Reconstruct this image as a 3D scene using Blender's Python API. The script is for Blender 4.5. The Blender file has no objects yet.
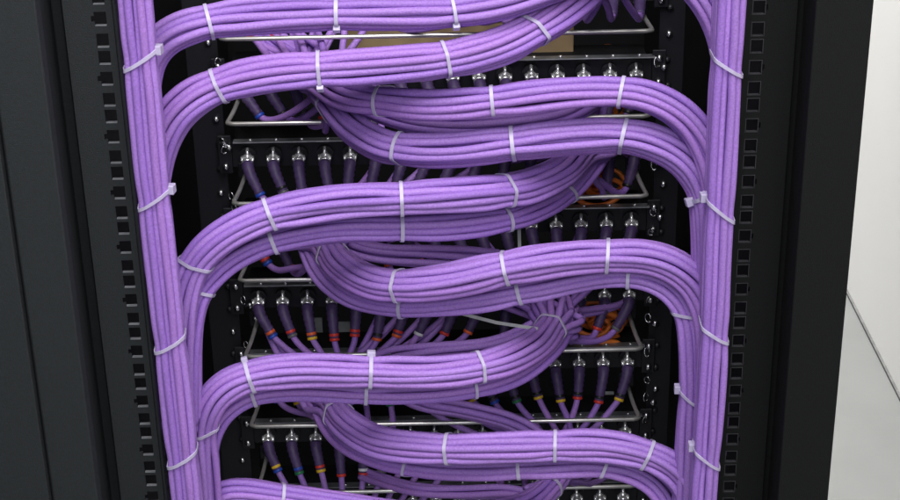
import bpy, math, random
from mathutils import Vector, Matrix
random.seed(7)
R = math.radians
scene = bpy.context.scene
C = scene.collection

# ------------------------------------------------------------------ camera
PITCH, ROLL, FPX, DIST, CAMZ = R(25.0), R(1.12), 1673.0, 1.135, 1.45
F = Vector((0, math.cos(PITCH), -math.sin(PITCH)))
U0 = Vector((0, math.sin(PITCH), math.cos(PITCH)))
R0 = Vector((1, 0, 0))
RT = R0 * math.cos(ROLL) + U0 * math.sin(ROLL) * -1
UP = U0 * math.cos(ROLL) + R0 * math.sin(ROLL)
# rack verticals must lean so that they meet right of centre below: down in the picture = -UP
RT = R0 * math.cos(ROLL) - U0 * math.sin(ROLL)
UP = R0 * math.sin(ROLL) + U0 * math.cos(ROLL)
CAM = Vector((0, -DIST, CAMZ))
cam_d = bpy.data.cameras.new('camera'); cam = bpy.data.objects.new('camera', cam_d); C.objects.link(cam)
cam_d.lens = 36.0 * FPX / 900.0; cam_d.sensor_width = 36; cam_d.clip_start = 0.02; cam_d.clip_end = 100
m = Matrix((RT, UP, -F)).transposed().to_4x4(); m.translation = CAM
cam.matrix_world = m
scene.camera = cam

# ------------------------------------------------------------------ light
w = bpy.data.worlds.new('World'); scene.world = w; w.use_nodes = True
w.node_tree.nodes['Background'].inputs[0].default_value = (0.80, 0.90, 1.0, 1)
w.node_tree.nodes['Background'].inputs[1].default_value = 0.24
def area(name, loc, target, sx, sy, power, col):
    d = bpy.data.lights.new(name, 'AREA'); d.shape = 'RECTANGLE'; d.size = sx; d.size_y = sy
    d.energy = power; d.color = col
    o = bpy.data.objects.new(name, d); C.objects.link(o); o.location = loc
    o.rotation_euler = (Vector(target) - Vector(loc)).to_track_quat('-Z', 'Y').to_euler()
    return o
area('ceiling_light_front', (0.0, -0.85, 2.6), (0, 0.0, 0.9), 1.4, 1.0, 42, (1.0, 0.97, 0.98))
area('ceiling_light_behind', (0.1, -2.9, 2.7), (0, 0.1, 0.9), 2.2, 0.9, 42, (0.96, 0.97, 1.0))
area('ceiling_light_aisle', (1.05, 2.2, 2.75), (1.5, 2.0, 0), 0.6, 2.4, 600, (1.0, 0.98, 0.95))
scene.view_settings.view_transform = 'Standard'
scene.view_settings.look = 'None'
scene.view_settings.exposure = 0.0
scene.render.engine = 'CYCLES'

# ------------------------------------------------------------------ picture -> place
def ray(px, py):
    return F * FPX + RT * (px - 450.0) - UP * (py - 250.0)
def at(px, py, Y):
    d = ray(px, py); return CAM + d * ((Y + DIST) / d.y)
def atz(px, py, z):
    d = ray(px, py); return CAM + d * ((z - CAMZ) / d.z)
def X(px, Y, py=250): return at(px, py, Y).x
def proj(p):
    q = p - CAM; t = q.dot(F); return (450 + FPX * q.dot(RT) / t, 250 - FPX * q.dot(UP) / t)

# ------------------------------------------------------------------ materials
def mat(name, col, rough=0.5, metal=0.0, bump=0.0, bscale=300, var=0.0, vscale=60, coat=0.0, sub=0.0, spec=0.5):
    mt = bpy.data.materials.new(name); mt.use_nodes = True; nt = mt.node_tree
    b = nt.nodes['Principled BSDF']
    b.inputs['Base Color'].default_value = (*col, 1); b.inputs['Roughness'].default_value = rough
    b.inputs['Metallic'].default_value = metal; b.inputs['Coat Weight'].default_value = coat
    b.inputs['Specular IOR Level'].default_value = spec
    if sub:
        b.inputs['Subsurface Weight'].default_value = sub; b.inputs['Subsurface Radius'].default_value = (0.004, 0.003, 0.004)
        b.inputs['Subsurface Scale'].default_value = 0.4
    tc = nt.nodes.new('ShaderNodeTexCoord')
    if bump:
        n = nt.nodes.new('ShaderNodeTexNoise'); n.inputs['Scale'].default_value = bscale; n.inputs['Detail'].default_value = 3
        bp = nt.nodes.new('ShaderNodeBump'); bp.inputs['Strength'].default_value = bump; bp.inputs['Distance'].default_value = 0.001
        nt.links.new(tc.outputs['Object'], n.inputs['Vector']); nt.links.new(n.outputs['Fac'], bp.inputs['Height'])
        nt.links.new(bp.outputs['Normal'], b.inputs['Normal'])
    if var:
        n = nt.nodes.new('ShaderNodeTexNoise'); n.inputs['Scale'].default_value = vscale; n.inputs['Detail'].default_value = 4
        r = nt.nodes.new('ShaderNodeValToRGB')
        r.color_ramp.elements[0].position = 0.32; r.color_ramp.elements[1].position = 0.68
        r.color_ramp.elements[0].color = (*[c * (1 - var) for c in col], 1)
        r.color_ramp.elements[1].color = (*[min(1, c * (1 + var)) for c in col], 1)
        nt.links.new(tc.outputs['Object'], n.inputs['Vector']); nt.links.new(n.outputs['Fac'], r.inputs['Fac'])
        nt.links.new(r.outputs['Color'], b.inputs['Base Color'])
    return mt
CAB = [mat('purple_jacket_%s' % n, c, 0.5, bump=0.4, bscale=800, var=0.13, vscale=700, spec=0.32)
       for n, c in (('plain', (0.350, 0.190, 0.570)), ('pale', (0.385, 0.210, 0.62)), ('deep', (0.310, 0.162, 0.545)), ('warm', (0.368, 0.19, 0.575)))]
M = dict(
    black=mat('black_powder_coat', (0.0055, 0.006, 0.006), 0.65, spec=0.22, bump=0.25, bscale=1100, var=0.15, vscale=500),
    grey=mat('charcoal_powder_coat', (0.0135, 0.0165, 0.0180), 0.6, bump=0.3, bscale=1100, var=0.16, vscale=420),
    inner=mat('dark_inner_steel', (0.006, 0.006, 0.008), 0.75, bump=0.1, var=0.3, vscale=40),
    face=mat('black_panel_face', (0.012, 0.012, 0.016), 0.45, bump=0.1),
    lip=mat('bare_panel_edge', (0.32, 0.33, 0.35), 0.4, metal=0.6, var=0.2, vscale=90),
    steel=mat('polished_steel', (0.80, 0.78, 0.74), 0.3, metal=0.75, var=0.12, vscale=60),
    chrome=mat('chrome_plug', (0.97, 0.97, 0.98), 0.24, metal=0.75, coat=0.5),
    screw=mat('zinc_screw', (0.6, 0.6, 0.62), 0.25, metal=1.0),
    boot=mat('dark_purple_boot', (0.075, 0.045, 0.135), 0.5, bump=0.35, bscale=500, var=0.2, vscale=200),
    tie=mat('translucent_nylon', (0.50, 0.45, 0.62), 0.42, var=0.06, vscale=200, sub=0.15),
    tag=mat('pale_grey_label', (0.35, 0.36, 0.37), 0.6, var=0.2, vscale=80),
    white=mat('white_plastic', (0.7, 0.7, 0.72), 0.5, var=0.1, vscale=60),
    board=mat('beige_board', (0.42, 0.30, 0.16), 0.8, bump=0.3, bscale=80, var=0.18, vscale=25),
    orange=mat('orange_jacket', (1.0, 0.24, 0.04), 0.4, var=0.15, vscale=60),
    wall=mat('white_wall_paint', (0.84, 0.825, 0.805), 0.85, bump=0.15, bscale=60, var=0.02, vscale=3),
    skirt=mat('white_skirting_paint', (0.74, 0.73, 0.70), 0.7, var=0.03, vscale=8),
    seam=mat('dark_joint', (0.10, 0.10, 0.10), 0.8, var=0.2),
    floor=mat('grey_vinyl_floor', (0.12, 0.125, 0.122), 0.55, bump=0.1, bscale=90, var=0.05, vscale=9),
    edge=mat('hole_edge_glint', (0.045, 0.045, 0.05), 0.5, metal=0.3, var=0.2),  # bare metal rim, its glint put into the colour
    green=mat('green_circuit_board', (0.03, 0.12, 0.07), 0.4, var=0.3, vscale=90),
)
RING = dict(blue=(0.02, 0.07, 0.45), grey=(0.12, 0.12, 0.13), black=(0.012, 0.012, 0.014), yellow=(0.75, 0.48, 0.03), red=(0.62, 0.04, 0.03),
            orange=(0.75, 0.12, 0.03), white=(0.75, 0.75, 0.78), green=(0.02, 0.18, 0.07))
RM = {k: mat(k + '_marker_ring', v, 0.4, var=0.08) for k, v in RING.items()}

# ------------------------------------------------------------------ mesh helpers
class MB:
    def __init__(s): s.v = []; s.f = []
    def box(s, a, b):
        x0, x1 = sorted((a[0], b[0])); y0, y1 = sorted((a[1], b[1])); z0, z1 = sorted((a[2], b[2]))
        n = len(s.v)
        s.v += [(x0, y0, z0), (x1, y0, z0), (x1, y1, z0), (x0, y1, z0), (x0, y0, z1), (x1, y0, z1), (x1, y1, z1), (x0, y1, z1)]
        s.f += [tuple(n + i for i in q) for q in ((0, 3, 2, 1), (4, 5, 6, 7), (0, 1, 5, 4), (1, 2, 6, 5), (2, 3, 7, 6), (3, 0, 4, 7))]
    def tube(s, pts, rad, n=8, cap=True):
        rads = rad if isinstance(rad, (list, tuple)) else [rad] * len(pts)
        b = len(s.v); ref = None
        for i, p in enumerate(pts):
            t = (pts[min(i + 1, len(pts) - 1)] - pts[max(i - 1, 0)])
            t = t.normalized() if t.length > 1e-9 else Vector((0, 0, 1))
            if ref is None:
                ref = Vector((0, 1, 0)) if abs(t.y) < 0.8 else Vector((1, 0, 0))
            a = (ref - t * ref.dot(t)).normalized(); c = t.cross(a); ref = a
            for k in range(n):
                an = 2 * math.pi * k / n
                s.v.append(tuple(p + (a * math.cos(an) + c * math.sin(an)) * rads[i]))
        for i in range(len(pts) - 1):
            for k in range(n):
                k2 = (k + 1) % n
                s.f.append((b + i * n + k, b + i * n + k2, b + (i + 1) * n + k2, b + (i + 1) * n + k))
        if cap:
            s.f.append(tuple(b + k for k in range(n))[::-1]); e = b + (len(pts) - 1) * n
            s.f.append(tuple(e + k for k in range(n)))
    def build(s, name, material, parent=None, smooth=False, bevel=0):
        me = bpy.data.meshes.new(name); me.from_pydata([tuple(v) for v in s.v], [], s.f); me.materials.append(material)
        me.update()
        if smooth: me.polygons.foreach_set('use_smooth', [True] * len(me.polygons))
        o = bpy.data.objects.new(name, me); C.objects.link(o)
        if parent:
            o.parent = parent
            me.transform(Matrix.Translation(-parent.location))
        if bevel:
            md = o.modifiers.new('bevel', 'BEVEL'); md.width = bevel; md.segments = 2; md.limit_method = 'ANGLE'
        return o
def thing(name, loc, label, cat, group=None):
    o = bpy.data.objects.new(name, None); C.objects.link(o); o.location = loc; o.empty_display_size = 0.02
    o['label'] = label; o['category'] = cat
    if group: o['group'] = group
    return o
def tagit(o, label, cat, group=None, kind=None):
    if kind: o['kind'] = kind
    if label: o['label'] = label
    if cat: o['category'] = cat
    if group: o['group'] = group
    return o
def catmull(P, per=8):
    out = []
    for i in range(len(P) - 1):
        p0, p1, p2, p3 = P[max(i - 1, 0)], P[i], P[i + 1], P[min(i + 2, len(P) - 1)]
        for k in range(per):
            t = k / per
            out.append(0.5 * ((2 * p1) + (p2 - p0) * t + (2 * p0 - 5 * p1 + 4 * p2 - p3) * t * t + (3 * p1 - p0 - 3 * p2 + p3) * t ** 3))
    out.append(P[-1].copy()); return out
def resample(P, step):
    L = [0]
    for a, b in zip(P, P[1:]): L.append(L[-1] + (b - a).length)
    n = max(2, int(L[-1] / step)); out = []; j = 0
    for k in range(n + 1):
        s = L[-1] * k / n
        while j < len(P) - 2 and L[j + 1] < s: j += 1
        d = L[j + 1] - L[j]; out.append(P[j].lerp(P[j + 1], (s - L[j]) / d if d > 0 else 0))
    return out
def smooth(P, it=3):
    for _ in range(it):
        P = [P[0]] + [(P[i - 1] + P[i] * 2 + P[i + 1]) / 4 for i in range(1, len(P) - 1)] + [P[-1]]
    return P

# ------------------------------------------------------------------ setting: floor and side wall
c1, c2 = atz(900, 395, 0), atz(845, 290, 0)
wx = (c1.x + c2.x) / 2
print('wall x', c1, c2)
b = MB(); b.box((-4, -3, -0.02), (wx + 0.2, 9, 0)); tagit(b.build('floor', M['floor']), None, None, kind='structure')
b = MB(); b.box((wx, -3, 0.006), (wx + 0.12, 9, 3.0)); tagit(b.build('wall', M['wall']), None, None, kind='structure')
b = MB(); b.box((wx - 0.004, -3, 0.0005), (wx + 0.03, 9, 0.0055)); tagit(b.build('floor_joint', M['seam']), None, None, kind='structure')
b = MB(); b.box((-4, 9.0, 0.0), (wx + 0.12, 9.1, 3.0)); tagit(b.build('wall_back', M['wall']), None, None, kind='structure')

# ------------------------------------------------------------------ the rack
ZB, ZT = 0.45, 1.45      # visible span of the uprights plus a margin
ZB = 0.05; ZT = 1.75
rack = thing('server_rack', (0, 0.3, 0), 'black steel server rack framing the purple cabling, with square-holed front rails', 'server rack')
def prof(name, pts, th, material, bevel=0.0008):
    """vertical sheet folded along a plan polyline of (x, y) points, given thickness"""
    b = MB(); n = len(pts); P = [Vector((p[0], p[1])) for p in pts]; off = []
    for i in range(n):
        d1 = (P[i] - P[i - 1]).normalized() if i else (P[1] - P[0]).normalized()
        d2 = (P[i + 1] - P[i]).normalized() if i < n - 1 else d1
        n1 = Vector((-d1.y, d1.x)); n2 = Vector((-d2.y, d2.x)); mm = (n1 + n2).normalized()
        off.append(P[i] + mm * th / max(0.3, mm.dot(n1)))
    for z in (ZB, ZT):
        for p in P: b.v.append((p.x, p.y, z))
        for p in off: b.v.append((p.x, p.y, z))
    N = 2 * n
    for i in range(n - 1):
        b.f += [(i, i + 1, N + i + 1, N + i), (n + i + 1, n + i, N + n + i, N + n + i + 1),
                (i, n + i, n + i + 1, i + 1), (N + i, N + i + 1, N + n + i + 1, N + n + i)]
    b.f += [(0, N, N + n, n), (n - 1, 2 * n - 1, N + 2 * n - 1, N + n - 1)]
    return b.build(name, material, rack, bevel=bevel)
# left: outer door frame, groove, corner post, recess
prof('door_frame', [(X(-130, -.03), .12), (X(-130, -.03), -.045), (X(14, -.045), -.045), (X(18, -.035), -.036)], .0018, M['grey'], .0015)
prof('corner_post', [(X(14, -.03), 0.0), (X(16, -.034), -.034), (X(19, -.04), -.040), (X(66, -.04), -.040), (X(70, -.036), -.034), (X(79, 0.02), .026), (X(88, 0.02), .028), (X(94, .012), .012)], .0018, M['grey'], .0012)
# right: post
prof('corner_post', [(X(777, .004), .010), (X(788, 0.0), .006), (X(794, -.03), -.030), (X(797, -.04), -.040), (X(851, -.04), -.040), (X(851, -.04), .05)], .0018, M['black'], .0015)
b = MB(); b.box((X(851, -.04) - .003, .052, ZB), (X(851, -.04) - .001, .95, ZT)); b.build('side_panel', M['black'], rack)
b = MB(); b.box((X(-20, .0), .14, ZB), (X(-20, .0) + .002, .95, ZT)); b.build('side_panel', M['black'], rack)
b = MB(); b.box((X(-20, 0), .951, ZB), (X(851, -.04), .955, ZT)); b.build('back_panel', M['inner'], rack)
b = MB(); b.box((X(-130, -.04), -.04, ZT + .001), (X(851, -.04), .96, ZT + .02)); b.build('top_panel', M['black'], rack)
# inner side liners close behind the front rails
xL = X(118, 0); xR = X(738, 0)
# mounting rails with real square holes
U = 0.0442
def rail(name, hx0, hx1, fx0, fx1, flange_x, zref, material, side, edge):
    """face from fx0 to fx1, holes hx0..hx1, flange running back at flange_x"""
    b = MB(); holes = []
    k0 = int((ZB - zref) / U) - 1
    for k in range(k0, k0 + 45):
        for j, dz in enumerate((0, -0.01588, -0.02858)):
            z = zref + k * U + dz
            if ZB + .01 < z < ZT - .01: holes.append((z, j))
    holes.sort(); h = 0.0052; y0, y1 = 0.0, 0.0022
    lo, hi = min(fx0, fx1), max(fx0, fx1)
    a, c = min(hx0, hx1), max(hx0, hx1)
    b.box((lo, y0, ZB), (a, y1, ZT)) if False else None
    z = ZB
    nt = 0.0022
    for (hz, j) in holes:
        b.box((lo, y0, z), (hi, y1, hz - h))
        if j == 0:      # keyed hole: small notch outwards
            if side < 0:
                b.box((lo, y0, hz - h), (a - nt, y1, hz + h)); b.box((a - nt, y0, hz - h), (a, y1, hz - .0022)); b.box((a - nt, y0, hz + .0022), (a, y1, hz + h)); b.box((c, y0, hz - h), (hi, y1, hz + h))
            else:
                b.box((lo, y0, hz - h), (a, y1, hz + h)); b.box((c + nt, y0, hz - h), (hi, y1, hz + h)); b.box((c, y0, hz - h), (c + nt, y1, hz - .0022)); b.box((c, y0, hz + .0022), (c + nt, y1, hz + h))
        else:
            b.box((lo, y0, hz - h), (a, y1, hz + h)); b.box((c, y0, hz - h), (hi, y1, hz + h))
        z = hz + h
    b.box((lo, y0, z), (hi, y1, ZT))
    o = b.build(name, material, rack)
    e = MB()
    for (hz, j) in holes: e.box((a + .0003, y0 - .0002, hz - h + .0001), (c - .0003, y1, hz - h + .0009))  # bare metal lips, paler to stand for light caught on lower edges
    if side > 0:
        for (hz, j) in holes:
            e.box((a - .0006, y0 - .0003, hz + h - .0001), (c + .0006, y0 + .0004, hz + h + .0004))
            e.box((a - .0006, y0 - .0003, hz - h), (a - .0001, y0 + .0004, hz + h - .0002)); e.box((c + .0001, y0 - .0003, hz - h), (c + .0006, y0 + .0004, hz + h - .0002))
    e.build('hole_edge', edge, rack)
    # flange running back with slots
    b = MB(); th = 0.002; xx0, xx1 = (flange_x, flange_x + th)
    D = .06; ys = (.0024, .010, .020, D)
    b.box((xx0, ys[0], ZB), (xx1, ys[1], ZT)); b.box((xx0, ys[2], ZB), (xx1, ys[3], ZT)); z = ZB
    for (hz, j) in holes:
        b.box((xx0, ys[1], z), (xx1, ys[2], hz - .005)); z = hz + .003
    b.build('rail_flange', material, rack)
    return holes
zl = at(100, 19, 0).z; zr = at(761, 7.5, 0).z
rail('mounting_rail', X(120, 0), X(131.5, 0), X(92, 0.002), X(137.5, 0), X(137.5, 0), zl, M['grey'], -1, M['lip'])
rail('mounting_rail', X(738.5, 0), X(749.5, 0), X(731, 0), X(780, 0), X(731, 0) - .002, zr, M['black'], 1, M['edge'])
# outward lip of flange on the left, darker channel beside the trunk
# rear rails holding the panels
YP = 0.25
xpl, xpr = X(233, YP), X(652, YP)
for sx, x0, x1 in ((-1, xpl - .028, xpl), (1, xpr, xpr + .022)):
    b = MB(); b.box((x0, YP + .004, ZB), (x1, YP + .007, ZT)); b.box((x0 if sx < 0 else x1 - .003, YP + .0072, ZB), (x0 + .003 if sx < 0 else x1, YP + .06, ZT))
    b.build('rear_rail', M['face'], rack, bevel=.0005)
b = MB(); b.box((X(150, .1) - .035, .09, ZB), (X(150, .1) - .033, .9, ZT)); b.build('side_liner', M['inner'], rack)
b = MB(); b.box((X(722, .1) + .03, .09, ZB), (X(722, .1) + .032, .9, ZT)); b.build('side_liner', M['inner'], rack)

ORD = ['first', 'second', 'third', 'fourth', 'fifth', 'sixth', 'seventh', 'eighth', 'ninth', 'tenth', 'eleventh', 'twelfth', 'thirteenth', 'fourteenth', 'fifteenth', 'sixteenth']
# ------------------------------------------------------------------ patch panels
ROWY = [-6, 77, 154, 226, 297, 364.5, 433.5, 499]
ROWZ = [at(440, y, YP - .01).z for y in ROWY]
x_first, x_last = X(247, YP - .01, 155), X(634, YP - .01, 152)
CX = [x_first + (x_last - x_first) * i / 15 for i in range(16)]
panels = []
def screw_mb(p, r=.0032):
    b = MB(); b.tube([p, p + Vector((0, -.002, 0)), p + Vector((0, -.0032, 0)), p + Vector((0, -.0036, 0))], [r * 1.5, r * 1.5, r * .9, r * .4], 10)
    b.tube([p + Vector((0, -.0036, 0)), p + Vector((0, -.0044, 0))], [r * .35, r * .3], 6)
    return b
pn0 = None
for ri, z in enumerate(ROWZ):
    lab = 'black patch bay carrying the %s row of plugs from the top of the rack' % ORD[ri]
    if ri == 0:
        pn0 = pn = thing('patch_bay', (0, YP, z), lab, 'patch bay', 'patch bays stacked up the rack')
        b = MB(); b.box((xpl + .006, YP + .001, z - .013), (xpr - .006, YP + .003, z + .0115)); b.build('face', M['face'], pn, bevel=.0004)
        b = MB(); b.box((xpl + .008, YP - .006, z + .0118), (xpr - .004, YP + .003, z + .0130)); b.build('top_lip', M['lip'], pn, bevel=.0003)
        b = MB(); b.box((xpl + .01, YP + .0032, z - .011), (xpr - .01, YP + .04, z + .010)); b.build('rear_housing', M['inner'], pn)
        for ex in (xpl - .006, xpr - .006):
            b = MB(); b.box((ex, YP - .002, z - .018), (ex + .012, YP + .0005, z + .018)); b.build('mounting_ear', M['face'], pn, bevel=.0008)
            for dz in (-.011, .011):
                screw_mb(Vector((ex + .006, YP - .002, z + dz)), .0022).build('screw', M['screw'], pn, True)
        for cx in CX:
            b = MB(); b.tube([Vector((cx, YP + .001, z)), Vector((cx, YP - .004, z))], .0075, 12); b.build('socket', M['face'], pn)
            b = MB(); b.tube([Vector((cx + .003, YP - .003, z + .0130)), Vector((cx + .003, YP - .003, z + .0150))], .0016, 8); b.build('rivet', M['chrome'], pn, True)
    else:
        pn = pn0.copy(); C.objects.link(pn); pn.location = (0, YP, z); pn['label'] = lab
        for ch in pn0.children:
            c = ch.copy(); C.objects.link(c); c.parent = pn
# ------------------------------------------------------------------ lacing bars
BARY = [35, 120, 200, 277, 353, 423, 490]
YBAR = .185
bx0, bx1 = X(236, YBAR, 250), X(646, YBAR, 250)
bar0 = None
for bi, y in enumerate(BARY):
    z = at(440, y, YBAR).z
    lab = 'bright steel wire support bar, %s from the top, in front of the patch panels' % ORD[bi]
    if bi == 0:
        bar0 = br = thing('support_bar', (0, YP, z), lab, 'wire bar', 'steel wire bars across the rack')
        P = [Vector((bx0 + .006, YP + .002, z + .004)), Vector((bx0 + .004, YBAR + .03, z + .002)), Vector((bx0 + .001, YBAR + .006, z)), Vector((bx0 + .002, YBAR + .002, z)), Vector((bx0 + .006, YBAR, z))]
        Q = [Vector((bx1 + bx0 - p.x, p.y, p.z)) for p in P][::-1]
        b = MB(); b.tube(catmull(P, 6) + catmull(Q, 6), .0019, 10); b.build('wire', M['steel'], br, True)
        for ex in (bx0 + .006, bx1 - .006):
            b = MB(); b.box((ex - .007, YP - .001, z - .002), (ex + .007, YP + .002, z + .012)); b.build('bracket', M['face'], br, bevel=.0006)
            screw_mb(Vector((ex - .002, YP - .001, z + .006)), .002).build('screw', M['screw'], br, True)
    else:
        br = bar0.copy(); C.objects.link(br); br.location = (0, YP, z); br['label'] = lab
        for ch in bar0.children:
            c = ch.copy(); C.objects.link(c); c.parent = br
# screws and nuts dotted down the rear rails
for sx, px in ((-1, 226), (1, 661)):
    xx = X(px, YP)
    for k in range(24):
        z = ROWZ[-1] - .03 + k * .0235
        screw_mb(Vector((xx + random.uniform(-.0015, .0015), YP + .004, z)), .0021).build('cage_nut', M['screw' if k % 3 == 0 else 'face'], rack, True)

def clip(px, py, seed):
    q = random.Random(seed); c = at(px, py, YP - .004); b = MB(); an0 = q.uniform(0, 6)
    P = [c + Vector((math.cos(a_) * .0024, -.002 * math.sin(a_ + an0), math.sin(a_) * .0040)) for a_ in [k * math.pi / 8 for k in range(15)]]
    b.tube(P, .0008, 6); b.build('cage_clip', M['screw'], rack, True)
for k, (px, py) in enumerate(((218, 62), (222, 142), (224, 150), (231, 196), (234, 208), (237, 222), (240, 262), (243, 300), (246, 345), (249, 372), (657, 62), (655, 140), (654, 165), (653, 212), (651, 232), (649, 300), (648, 318), (647, 352), (647, 380), (646, 397), (645, 420), (645, 452), (644, 470))):
    clip(px, py, k)
    if k % 3 == 1: screw_mb(at(px + 7, py + 5, YP - .002), .0022).build('cage_nut', M['screw'], rack, True)
# ------------------------------------------------------------------ bundles
CR = 0.00304
VW = -F
def frames(S):
    out = []
    for i in range(len(S)):
        t = (S[min(i + 1, len(S) - 1)] - S[max(i - 1, 0)]).normalized()
        s = t.cross(VW).normalized(); n = s.cross(t).normalized()
        out.append((t, s, n))
    return out
def layout(rows, sp=0.90):
    pts = []
    for i, c in enumerate(rows):
        a = (i - (len(rows) - 1) / 2) * 2 * CR * sp
        for k in range(c):
            pts.append((a, (k - (c - 1) / 2) * 2 * CR * .98))
    return pts
def hull(P):
    P = sorted(set(P))
    def half(Q):
        h = []
        for p in Q:
            while len(h) > 1 and (h[-1][0] - h[-2][0]) * (p[1] - h[-2][1]) - (h[-1][1] - h[-2][1]) * (p[0] - h[-2][0]) <= 0: h.pop()
            h.append(p)
        return h
    a = half(P); b = half(P[::-1]); return a[:-1] + b[:-1]
def wob(seed):
    r = random.Random(seed); K = [(r.uniform(12, 45), r.uniform(0, 6.28), r.uniform(.3, 1)) for _ in range(3)]
    return lambda s: sum(a * math.sin(f * s + p) for f, p, a in K) / 2
def bundle(name, label, pts, rows, ties, group=None, twist=0.0, starts=None, sp=0.90, loose=0.42, seed=0, pinch=.09):
    """pts: centre line (px, py, depth); ties: (px, py, skew, head angle or None, tail length)"""
    rnd = random.Random(seed * 77 + len(pts))
    P = [at(*p) for p in pts]
    S = smooth(resample(catmull(P, 10), .0042), 6); FR = frames(S)
    o = thing('cable_bundle', S[len(S) // 2], label, 'cable bundle', group)
    lay = layout(rows, sp); arc = [0]
    for a, b_ in zip(S, S[1:]): arc.append(arc[-1] + (b_ - a).length)
    pr = [proj(p) for p in S]
    ti = []
    for t in ties:
        ti.append(min(range(len(S)), key=lambda i: (pr[i][0] - t[0]) ** 2 + (pr[i][1] - t[1]) ** 2))
    starts_out = []
    tw0 = rnd.uniform(-.1, .1)
    def off(i, ci):
        a, n_ = lay[ci]
        s = arc[i]; an = tw0 + twist * math.sin(s * 6 + seed)
        x = a * math.cos(an) - n_ * math.sin(an); y = a * math.sin(an) + n_ * math.cos(an)
        k = 1 - pinch * sum(math.exp(-((s - arc[j]) / .012) ** 2) for j in ti)
        if starts:
            g = math.exp(-(s / .016) ** 2); x *= 1 + starts.get('splay', 1.1) * g; y *= 1 + .3 * g
        return x * k, y * k
    W = [(wob(seed * 100 + c), wob(seed * 100 + c + 5000)) for c in range(len(lay))]
    def pos(i, c):
        x, y = off(i, c); s = arc[i]
        q = 1 - .75 * max([math.exp(-((s - arc[j]) / .015) ** 2) for j in ti] or [0])
        t, sd, n = FR[i]
        return S[i] + sd * (x + W[c][0](s) * CR * loose * q) + n * (y + W[c][1](s) * CR * loose * q)
    for c in range(len(lay)):
        path = [pos(i, c) for i in range(len(S))]
        if starts and c < len(lay):
            starts_out.append((path[0], (path[1] - path[0]).normalized(), c))
        b = MB(); b.pre = None
        if starts and rnd.random() < 2 and c >= starts['n']:
            # cable comes from the panel behind
            ks = [v for v in CX if starts['x'][0] <= v <= starts['x'][1]]; tx = rnd.choice(ks); tz = starts['z']()
            p0 = Vector((tx, YP - .005, tz)); d0 = Vector((0, -.25, -1)).normalized()
            path = herm(p0, d0, path[0], (path[2] - path[0]).normalized(), .4, 18, .15)[:-1] + path
        b.tube(path, CR * rnd.uniform(.96, 1.04), 9)
        b.build('cable', CAB[rnd.choice((0, 0, 1, 2, 3))], o, True)
    # ties
    for t, j in zip(ties, ti):
        skew, head, tail = t[2], t[3], t[4]; tt, sd, n = FR[j]
        C2 = [off(j, c) for c in range(len(lay))]
        pts2 = []
        for x, y in C2:
            for k in range(14):
                an = 2 * math.pi * k / 14; pts2.append((x + math.cos(an) * (CR + .0004), y + math.sin(an) * (CR + .0004)))
        H = hull(pts2); H = H + [H[0]]
        L = resample([Vector((h[0], h[1], 0)) for h in H], .0012)[:-1]
        for _ in range(2): L = [(L[i - 1] + L[i] * 2 + L[(i + 1) % len(L)]) / 4 for i in range(len(L))]
        b = MB(); hw = .0014 * rnd.uniform(.9, 1.1); th = .0009; n_ = len(L)
        # follow the bundle's bend a little so the strap stays round the cables
        for q in L:
            d = q.normalized()
            base = S[j] + sd * q.x + n * q.y + tt * (skew * q.x)
            nr = (sd * d.x + n * d.y)
            for (u_, v_) in ((-hw, 0), (hw, 0), (hw, th), (-hw, th)):
                b.v.append(tuple(base + tt * u_ + nr * v_))
        for i in range(n_):
            i2 = (i + 1) % n_
            for k in range(4):
                k2 = (k + 1) % 4; b.f.append((i * 4 + k, i * 4 + k2, i2 * 4 + k2, i2 * 4 + k))
        to = b.build('cable_tie', M['tie'], o)
        if head is not None:
            q = min(L, key=lambda v: abs(((math.degrees(math.atan2(v.y, v.x)) - head + 180) % 360) - 180))
            d = q.normalized(); nr = (sd * d.x + n * d.y); tg = tt.cross(nr)
            cpt = S[j] + sd * q.x + n * q.y + tt * (skew * q.x) + nr * .0014
            hb = MB(); hk = 1.3 if name == 'trunk' or t[4] == 'big' else 1.0; a1, a2, a3 = nr * .0023 * hk, tg * .0028 * hk, tt * .0026 * hk
            for sx in (-1, 1):
                for sy in (-1, 1):
                    for sz in (-1, 1): hb.v.append(tuple(cpt + a1 * sx + a2 * sy + a3 * sz))
            hb.f = [(0, 1, 3, 2), (4, 6, 7, 5), (0, 4, 5, 1), (2, 3, 7, 6), (0, 2, 6, 4), (1, 5, 7, 3)]
            ho = hb.build('tie_head', M['tie'], None, bevel=.0006)
            ho.parent = to; ho.data.transform(Matrix.Translation(-o.location))
            if tail and tail != 'big':
                tb = MB(); e0 = cpt; e1 = cpt + Vector(tail)
                w_ = (e1 - e0).cross(VW).normalized() * .0013; dd = VW * .0004
                tb.v = [tuple(v) for v in (e0 - w_ - dd, e0 + w_ - dd, e1 + w_ - dd, e1 - w_ - dd, e0 - w_ + dd, e0 + w_ + dd, e1 + w_ + dd, e1 - w_ + dd)]
                tb.f = [(0, 3, 2, 1), (4, 5, 6, 7), (0, 1, 5, 4), (1, 2, 6, 5), (2, 3, 7, 6), (3, 0, 4, 7)]
                to2 = tb.build('tie_tail', M['tie'], None); to2.parent = to; to2.data.transform(Matrix.Translation(-o.location))
    return dict(starts=starts_out, S=S, FR=FR, arc=arc, pos=pos, n=len(lay), pr=pr)
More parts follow.
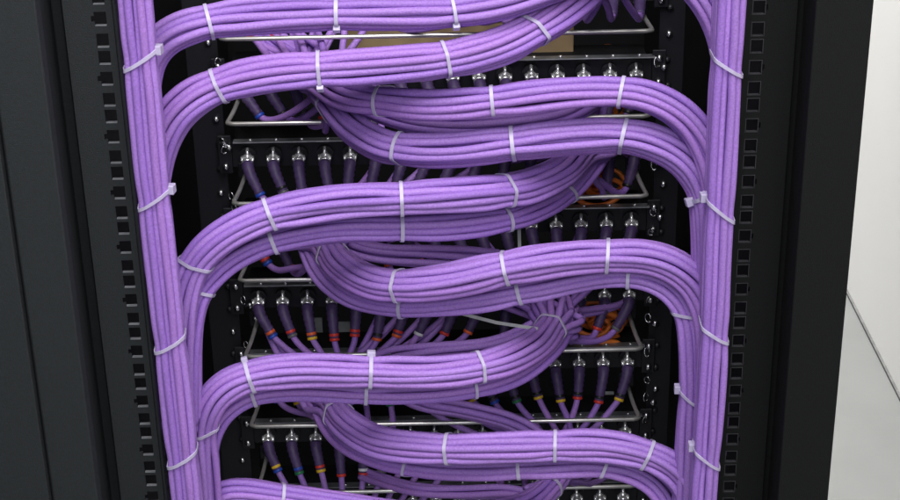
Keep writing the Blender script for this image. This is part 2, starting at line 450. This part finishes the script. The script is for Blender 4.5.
def herm(p0, d0, p1, d1, k=.8, n=18, k1=.4):
    L = (p1 - p0).length; m0 = d0 * L * k * 1.3; m1 = d1 * L * k1 * 1.3; out = []
    for i in range(n + 1):
        t = i / n; a = 2 * t ** 3 - 3 * t * t + 1; b_ = t ** 3 - 2 * t * t + t; c = -2 * t ** 3 + 3 * t * t; d = t ** 3 - t * t
        out.append(p0 * a + m0 * b_ + p1 * c + m1 * d)
    return out

T5 = [3, 4, 5, 4, 3]; T4 = [3, 4, 4, 3]; T3 = [3, 4, 3]
GV = 'upright cable trunks at the sides'; GH = 'purple bundles sweeping across the rack'
V = math.degrees
bundle('trunk', 'thick upright trunk of purple cables running up beside the left rail', [(124, -110, -.02), (135, 0, -.02), (143, 85, -.02), (151, 170, -.02), (161, 255, -.02), (170, 340, -.02), (179, 420, -.02), (187, 500, -.02), (198, 610, -.02)],
       [3, 4, 3, 4, 3], [(141, 58, .62, 172, None), (154, 195, .62, 172, None), (170, 340, .55, None, None), (182, 457, .6, None, None)], GV, .05, seed=1, sp=.73, loose=.3)
bundle('trunk', 'thick upright trunk of purple cables running up beside the right rail', [(735, -110, -.02), (730, 0, -.02), (725.5, 85, -.02), (721.5, 170, -.02), (717, 255, -.02), (713.5, 340, -.02), (709, 420, -.02), (703, 500, -.02), (697, 610, -.02)],
       [3, 4, 3, 4], [(729, 63, -.7, None, None), (721, 210, -.9, 0, None), (715, 330, -.75, None, None), (706, 456, -.85, 0, None)], GV, .05, seed=2, sp=.82, loose=.3)

def SX(a, b_): return (CX[a], CX[b_])
def zr_(rows): return lambda: ROWZ[random.choice(rows)] - .005
B = {}
B['A'] = bundle('A', 'topmost purple bundle sweeping left, cut off by the top of the picture',
    [(640, -45, .10), (590, -28, .08), (545, -12, .06), (500, 3, .05), (450, 11, .045), (400, 13, .04), (335, 13, .04), (270, 15, .04), (213, 21, .035), (180, 30, .03), (160, 43, .028), (147, 65, .025), (143, 110, .02), (150, 180, .02)],
    T4, [(211, 21, .05, None, None), (336, 12, .0, 160, None), (455, 11, .08, 165, None)], GH, .15, seed=3, sp=.97)
B['B'] = bundle('B', 'purple bundle second from the top, rising right and bending down to the left trunk',
    [(625, -45, .15), (600, -22, .12), (575, 2, .09), (540, 26, .065), (500, 46, .05), (450, 59, .04), (400, 64, .035), (330, 69, .035), (270, 74, .035), (215, 87, .035), (183, 106, .03), (165, 129, .027), (154, 160, .022), (150, 210, .02), (155, 270, .02)],
    T5, [(217, 87, .1, None, None), (319, 70, .0, 160, None), (446, 60, .08, None, None), (531, 31, .35, None, None)], GH, .15, seed=4, sp=.86)
B['C'] = bundle('C', 'purple bundle emerging under the second one and arching down into the right trunk',
    [(321, 76, .17), (330, 86, .14), (350, 96, .10), (385, 101, .075), (430, 105, .055), (490, 101, .05), (560, 94, .05), (620, 92, .045), (655, 99, .04), (685, 117, .035), (705, 145, .03), (717, 185, .022), (719, 240, .02), (716, 300, .02)],
    [4, 5, 5, 4], [(386, 102, .0, None, None), (492, 101, .0, None, None), (621, 92, -.12, None, None)], GH, .15, seed=5, sp=.94, starts=dict(n=6, x=SX(0, 4), z=zr_([0])))
B['D'] = bundle('D', 'purple bundle directly below the arching one, starting at a round tie',
    [(319, 86, .185), (325, 95, .165), (333, 106, .14), (350, 126, .11), (375, 142, .085), (400, 149, .07), (450, 150, .06), (510, 144, .055), (570, 138, .055), (625, 136, .05), (660, 145, .045), (685, 160, .04), (701, 182, .035), (708, 210, .03), (710, 260, .03), (709, 320, .03), (706, 400, .03)],
    [4, 5, 5, 4], [(333, 105, .0, None, None), (398, 149, -.1, None, None), (512, 144, .0, None, None), (625, 136, -.15, None, None), (704, 190, .3, 0, 'big')], GH, .18, seed=6, sp=.96, starts=dict(splay=.1, n=6, x=SX(1, 4), z=zr_([0])))
B['E'] = bundle('E', 'purple bundle sweeping across above the middle, upper of a stacked pair',
    [(590, 140, .18), (580, 154, .155), (562, 172, .11), (530, 186, .08), (500, 191, .06), (450, 196, .045), (400, 199, .04), (335, 202, .04), (270, 214, .035), (228, 233, .03), (200, 257, .028), (186, 283, .025), (180, 315, .02), (178, 370, .02), (182, 430, .02)],
    T5, [(268, 214, .1, None, None), (400, 199, .0, None, None), (506, 190, .2, None, None), (196, 262, .25, None, None)], GH, .15, seed=7, sp=.84, starts=dict(n=10, x=SX(7, 15), z=zr_([1])))
B['E2'] = bundle('E2', 'purple bundle tucked under the one sweeping across above the middle',
    [(608, 128, .20), (594, 158, .175), (570, 188, .14), (543, 206, .11), (504, 219, .08), (450, 226, .065), (400, 228, .06), (335, 230, .055), (270, 242, .05), (232, 259, .045), (207, 282, .04), (193, 308, .032), (188, 350, .025), (188, 420, .02)],
    T4, [(272, 241, .1, None, None), (400, 228, .0, None, None), (503, 219, .15, None, None), (563, 193, .4, None, None), (202, 290, .3, None, None)], GH, .15, seed=8, sp=.80, starts=dict(splay=.2, n=6, x=SX(9, 15), z=zr_([2])))
B['F'] = bundle('F', 'purple bundle curving right across the middle from a round tie',
    [(325, 240, .18), (331, 253, .14), (343, 267, .11), (368, 281, .08), (400, 286, .06), (450, 281, .05), (507, 268, .045), (560, 259, .045), (610, 256, .045), (650, 258, .04), (680, 270, .035), (700, 290, .03), (712, 325, .022), (713, 385, .02), (710, 450, .02)],
    T5, [(332, 255, .0, None, None), (397, 285, -.05, None, None), (506, 268, .0, None, None), (609, 256, -.08, None, None)], GH, .15, seed=9, sp=.84, starts=dict(n=10, x=SX(0, 9), z=zr_([2])))
B['F2'] = bundle('F2', 'purple bundle hugging the underside of the middle one, dropping beside the right trunk',
    [(308, 238, .20), (318, 262, .16), (334, 282, .13), (360, 298, .10), (400, 305, .08), (450, 302, .07), (520, 291, .06), (575, 280, .06), (610, 275, .055), (643, 277, .05), (668, 288, .045), (684, 308, .04), (691, 335, .035), (692.5, 385, .03), (689, 440, .03), (685, 520, .03), (680, 600, .03)],
    T4, [(404, 305, -.1, None, None), (520, 291, .05, None, None), (628, 275, .0, None, None), (689, 312, -.6, 180, None), (691, 398, -.8, 0, 'big')], GH, .15, seed=10, sp=.80, starts=dict(splay=.2, n=6, x=SX(0, 6), z=zr_([3])))
B['G'] = bundle('G', 'purple bundle below the middle, bending from a fan of leads down to the lower left',
    [(557, 316, .165), (551, 328, .14), (538, 343, .11), (518, 355, .08), (497, 363, .06), (470, 369, .05), (430, 373, .045), (370, 372, .04), (300, 370, .04), (250, 376, .035), (222, 389, .032), (207, 409, .03), (201, 435, .03), (203, 470, .03), (206, 520, .03), (212, 600, .03)],
    T5, [(550, 329, .0, None, None), (478, 368, .05, None, None), (370, 372, .0, 10, 'big'), (252, 376, .05, 15, None), (204, 432, .5, None, None)], GH, .15, seed=11, sp=.86, starts=dict(n=10, x=SX(6, 15), z=zr_([3])))
B['G2'] = bundle('G2', 'thinner purple bundle slung under the one below the middle',
    [(570, 318, .19), (563, 332, .16), (551, 350, .125), (520, 374, .09), (480, 387, .07), (430, 393, .06), (370, 394, .055), (300, 390, .055), (258, 394, .05), (232, 406, .045), (216, 425, .042), (208, 455, .04), (208, 530, .04), (212, 600, .04)],
    [3, 4, 4], [(474, 388, .05, None, None), (368, 394, .0, None, None), (252, 396, .0, None, None)], GH, .15, seed=12, sp=.84, starts=dict(splay=.2, n=6, x=SX(10, 15), z=zr_([4])))
B['H'] = bundle('H', 'lowest full purple bundle curving right from a round tie on the left',
    [(331, 400, .18), (338, 415, .14), (352, 429, .11), (372, 440, .09), (400, 446, .07), (450, 449, .055), (500, 448, .05), (555, 446, .05), (605, 446, .045), (650, 456, .04), (678, 473, .035), (693, 500, .03), (697, 540, .025), (695, 600, .02)],
    T5, [(339, 416, .0, None, None), (449, 449, .0, None, None), (556, 446, -.05, None, None), (646, 455, -.1, None, None)], GH, .15, seed=13, sp=.84, starts=dict(n=10, x=SX(0, 9), z=zr_([4])))
B['H2'] = bundle('H2', 'purple bundle along the underside of the lowest full bundle',
    [(318, 404, .19), (332, 430, .15), (352, 448, .12), (380, 460, .10), (410, 467, .085), (450, 471, .075), (500, 470, .065), (555, 467, .06), (605, 467, .055), (642, 478, .05), (664, 500, .045), (674, 535, .04), (678, 600, .04)],
    [3, 4, 4], [(409, 467, -.1, None, None), (519, 470, .0, None, None), (607, 467, -.3, None, None)], GH, .15, seed=14, sp=.84, starts=dict(splay=.2, n=6, x=SX(0, 6), z=zr_([5])))
B['I'] = bundle('I', 'purple bundle along the bottom edge, half cut off by the picture',
    [(566, 460, .17), (559, 472, .15), (551, 486, .125), (530, 503, .10), (500, 512, .08), (450, 515, .07), (400, 514, .065), (340, 505, .06), (280, 496, .055), (240, 491, .05), (218, 495, .048), (207, 515, .046), (205, 560, .045), (208, 610, .045)],
    T4, [(549, 487, .1, None, None), (281, 496, .05, None, None)], GH, .15, seed=15, sp=.84, starts=dict(n=14, x=SX(6, 15), z=zr_([5])))
B['K'] = bundle('K', 'short stretch of purple bundle dropping into the right trunk at the top edge',
    [(620, -70, .05), (655, -48, .045), (686, -22, .04), (706, 0, .035), (720, 28, .03), (727, 65, .024), (727, 130, .02), (722, 200, .02)],
    T4, [], GH, .1, seed=16, sp=.84)
B['L'] = bundle('L', 'dim purple bundle lying in shade just under the third sweeping bundle',
    [(600, 95, .20), (570, 112, .17), (530, 121, .14), (470, 127, .125), (420, 124, .12), (380, 112, .13), (350, 96, .15), (332, 74, .18)],
    [2, 3, 2], [], GH, .2, seed=17, loose=.6)

bundle('M', 'dim slack purple cables between the upper middle pair and the round-tied bundle', [(590, 276, .21), (540, 265, .19), (485, 259, .17), (430, 256, .165), (370, 251, .17), (335, 235, .19), (318, 205, .22)],
    [2, 2, 2], [], GH, .2, seed=18, loose=.8)
bundle('N', 'slack purple cables running above the lower left sweep into the fan of leads', [(350, 380, .19), (385, 358, .18), (430, 351, .165), (490, 346, .16), (532, 331, .155), (553, 318, .16)],
    [2, 3, 2], [], GH, .2, seed=19, loose=.8)
bundle('P', 'slack purple cables in shade along the bottom edge, below the lowest full bundle', [(365, 474, .22), (415, 489, .18), (465, 492, .17), (515, 492, .16), (545, 505, .15)],
    [2, 3], [], GH, .2, seed=21, loose=.8)
bundle('O', 'slack purple cables slanting right under the lower left sweep', [(372, 368, .22), (415, 400, .18), (465, 410, .165), (515, 424, .155), (545, 446, .15), (556, 470, .15)],
    [2, 3, 2], [], GH, .2, seed=20, loose=.8)

# ------------------------------------------------------------------ patch leads with plugs
SEQ = {
 0: ['red', 'red', 'grey', 'yellow', 'blue', 'grey', 'red', 'orange'] * 2,
 1: ['blue', 'black', 'yellow', 'red', 'red', 'orange', 'grey', 'white', 'blue', 'yellow', 'red', 'red', 'orange', 'grey', 'white', 'black'],
 2: ['blue', 'grey', 'yellow', 'red', 'red', 'grey', 'white', 'grey', 'red', 'orange', 'yellow', 'blue', 'red', 'red', 'grey', 'black'],
 3: ['blue', 'red', 'yellow', 'red', 'grey', 'orange', 'red', 'red', 'grey', 'orange', 'red', 'yellow', 'grey', 'red', 'orange', 'red'],
 4: ['blue', 'grey', 'yellow', 'red', 'red', 'orange', 'orange', 'white', 'red', 'orange', 'orange', 'red', 'yellow', 'grey', 'red', 'grey'],
 5: ['blue', 'yellow', 'red', 'yellow', 'grey', 'green', 'yellow', 'grey', 'yellow', 'blue', 'green', 'yellow', 'yellow', 'red', 'red', 'yellow'],
 6: ['blue', 'green', 'yellow', 'red', 'red', 'grey', 'white', 'orange', 'red', 'yellow', 'blue', 'green', 'red', 'orange', 'yellow', 'grey'],
 7: ['grey'] * 16}
TWO = {6: {0: 'yellow', 1: 'blue', 2: 'red', 4: 'white'}, 2: {1: 'black', 3: 'white', 4: 'grey'}, 4: {0: 'orange', 1: 'red', 2: 'orange', 3: 'red', 4: 'red', 5: 'black', 6: 'red'}, 5: {k: 'black' for k in range(6, 16)}, 3: {0: 'red'}, 1: {2: 'black'}}
def dest(r, i):
    """(bundle, joins its start?)"""
    if r == 0 and i >= 6: return 'B', False
    if r % 2 == 0:
        left = i <= 9; k = r // 2
        return (['C', 'F', 'H', None][k], True) if left else ([None, 'E2', 'G2', 'I'][k], False)
    k = r // 2
    return ([('E'), 'G', 'I', None][k], True) if i >= 6 else ((['D', 'F2', 'H2', None][k]), False)
used = {k: 0 for k in B}
rl = random.Random(5)
for r in range(8):
    for i in range(16):
        col = SEQ[r][i]; two = TWO.get(r, {}).get(i)
        cx, z = CX[i], ROWZ[r]
        bn, first = dest(r, i)
        # boot lean: towards where the lead goes
        tgt = None
        if bn:
            bb = B[bn]
            if first:
                ci = used[bn] % bb['n']; used[bn] += 1
                tgt = bb['starts'][ci][0]; td = bb['starts'][ci][1]
            else:
                used[bn] += 1; j = int(len(bb['S']) * (.08 + .012 * (i % 6)))
                sgn = 1 if bb['pr'][len(bb['pr']) // 2][0] > bb['pr'][0][0] else -1
                cpx = proj(Vector((cx, YP - .04, z)))[0]
                if r: 
                    while j < len(bb['S']) - 3 and (bb['pr'][j][0] - cpx) * sgn < 22: j += 1
                ci = (used[bn] * 3) % bb['n']; tgt = bb['pos'](j, ci); td = bb['FR'][j][0]
                tgt = tgt + Vector((0, .007, 0))
        else:
            tgt = Vector((X(330 if i < 9 else 560, .16), .16, z - .13)); td = Vector((0, 0, -1))
        lean = max(-.95, min(.95, (tgt.x - cx) / .09))
        lean += rl.uniform(-.16, .16)
        lean *= .8 if r % 2 and not first else .55
        short = (r == 0 and i not in (0, 1))
        p0 = Vector((cx, YP - .004, z)); d0 = Vector((lean * .10, -1, -.25)).normalized(); d1 = Vector((lean, -.40, -.95)).normalized()
        lab = 'purple patch lead, %s%s ring, %s plug from left in %s row from top' % (col, (' and ' + two) if two else '', ORD[i], ORD[r])
        if r == 0 and i > 1: lab = 'purple patch lead with short dark boot, %s from left in topmost row of plugs' % ORD[i]
        elif two: lab = 'purple lead, %s and %s rings, %s plug from left in %s row down' % (col, two, ORD[i], ORD[r])
        o = thing('patch_lead', p0, lab, 'patch lead', 'purple leads plugged into the patch panels')
        # metal plug: collar, side nubs standing in for reflections on it, locking tab
        pe = p0 + d0 * .014
        b = MB(); b.tube([p0, p0 + d0 * .004, p0 + d0 * .0045, p0 + d0 * .0075, p0 + d0 * .008, p0 + d0 * .0105, p0 + d0 * .012, pe], [.0036, .0040, .0052, .0054, .0046, .0046, .0054, .0049], 14)
        up = Vector((0, .25, 1)).normalized(); sd = Vector((1, 0, 0))
        for sx in (-1, 1):
            q = p0 + d0 * .008 + up * .0032 + sd * .0048 * sx; b.tube([q, q + d0 * .0045 - up * .001], [.0015, .0011], 8)
        q = p0 + d0 * .001 + up * .0050; b.tube([q, q + d0 * .003 + up * .0030, q + d0 * .009 + up * .0016], [.0012, .0017, .0012], 8)
        b.build('plug', M['chrome'], o, True)
        # boot bends down
        if short: d1 = Vector((-.1, -1, -.32)).normalized() if i >= 6 else Vector((lean * .5, -.4, -.9)).normalized()
        path = [pe - d0 * .001]; d = d0; stp = (.0024 if i >= 6 else .0012) if short else .0026 * rl.uniform(.88, 1.06); N = 12; bendN = 6
        for k in range(N):
            f = min(1, (k + 1) / bendN); d = d0.lerp(d1, f ** .8).normalized(); path.append(path[-1] + d * stp)
        rad = []
        for k in range(len(path)): rad.append(.0054 - .0014 * (k / N) ** 1.2 + (.0004 if k % 2 else -.00035))
        b = MB(); b.tube(path, rad, 12); b.build('boot', M['boot'], o, True)
        e = path[-1]
        kk = [(col, 0.0)] + ([(two, -.0042)] if two else [])
        if short: kk = []
        for (cn, dd) in kk:
            c0 = e + d * (dd + .0002)
            b = MB(); b.tube([c0 - d * .0014, c0 - d * .0010, c0 + d * .0010, c0 + d * .0014], [.0043, .0047, .0047, .0042], 12)
            b.build('marker_ring', RM[cn], o, True)
        lead = herm(e - d * .001, d, tgt, td, rl.uniform(.35, .5) if first else rl.uniform(.55, .8), 26, .15 if first else .6)
        jit = wob(r * 16 + i); L = len(lead)
        lead = [p + Vector((jit(k * .012), jit(k * .012 + 3) * .6, jit(k * .012 + 7))) * .0016 * math.sin(math.pi * k / (L - 1)) for k, p in enumerate(lead)]
        b = MB(); b.tube(lead, CR * .96, 9); b.build('lead_cable', CAB[rl.choice((0, 2, 3))], o, True)

# ------------------------------------------------------------------ things seen behind the leads
def box_thing(name, px0, py0, px1, py1, Y, dep, material, label, cat, bevel=.001):
    a, c = at(px0, py1, Y), at(px1, py0, Y)
    b = MB(); b.box((a.x, Y, a.z), (c.x, Y + dep, c.z)); o = b.build(name, material, bevel=bevel)
    return tagit(o, label, cat)
box_thing('beige_board', 345, 22, 574, 60, .272, .006, M['board'], 'tan cardboard sheet showing behind the top leads on the right', 'board')
for n, (px, py, rr) in enumerate(((606, 58, 6), (596, 185, 17), (603, 108, 12), (600, 322, 16), (606, 345, 9), (572, 187, 10))):
    c = at(px, py, .285 if n in (0, 2) else .262); b = MB(); u = rr / 1050
    P = []
    q = random.Random(n)
    for k in range(90):
        an = k * 2 * math.pi / 15; g = u * (.75 - .4 * math.sin(k * .31 + n))
        P.append(c + Vector((math.cos(an) * g * 1.5, (k / 60 - .5) * .02 + math.sin(k) * .002, math.sin(an) * g * .9)))
    b.tube(catmull(P, 3), .0022, 7)
    where = ['under the top support bar', 'just above the third support bar, right of its neighbour', 'behind the third sweeping bundle',
             'below the middle bundle, upper of two', 'below the middle bundle, lower of two', 'just above the third support bar, left of its neighbour'][n]
    tagit(b.build('orange_cable', M['orange'], smooth=True), 'coiled bright orange cable ' + where, 'orange cable', 'orange coils behind the panels')
for n, (x0, y0, x1, y1) in enumerate(((312, 318, 322, 350), (338, 322, 350, 352), (604, 392, 614, 414))):
    box_thing('label_plate', x0, y0, x1, y1, .30, .002, M['tag' if n < 2 else 'white'],
              ['slim grey plate behind the third plug from left, fifth row', 'wider grey plate behind the fourth plug from left, fifth row', 'small white plate behind the right plugs of the sixth row'][n], 'plate', .0004)
# loose strap tails
def strap(p, q, label):
    b = MB(); e0, e1 = p, q; w_ = (e1 - e0).cross(VW).normalized() * .0014; dd = VW * .0005
    mid = (e0 + e1) / 2 + Vector((0, 0, -.002)); path = [e0, mid, e1]; 
    for a in path:
        for s1, s2 in ((-1, -1), (1, -1), (1, 1), (-1, 1)): b.v.append(tuple(a + w_ * s1 + dd * s2))
    for i in range(2):
        for k in range(4): b.f.append((i * 4 + k, i * 4 + (k + 1) % 4, i * 4 + 4 + (k + 1) % 4, i * 4 + 4 + k))
    b.f += [(3, 2, 1, 0), (8, 9, 10, 11)]
    tagit(b.build('strap', M['tag']), label, 'strap')
strap(at(519, 224, .13), at(521, 296, .10), 'loose grey strap end standing upright between two bundles')
strap(at(455, 312, .12), at(538, 329, .11), 'loose grey strap end slanting to the fan of leads')
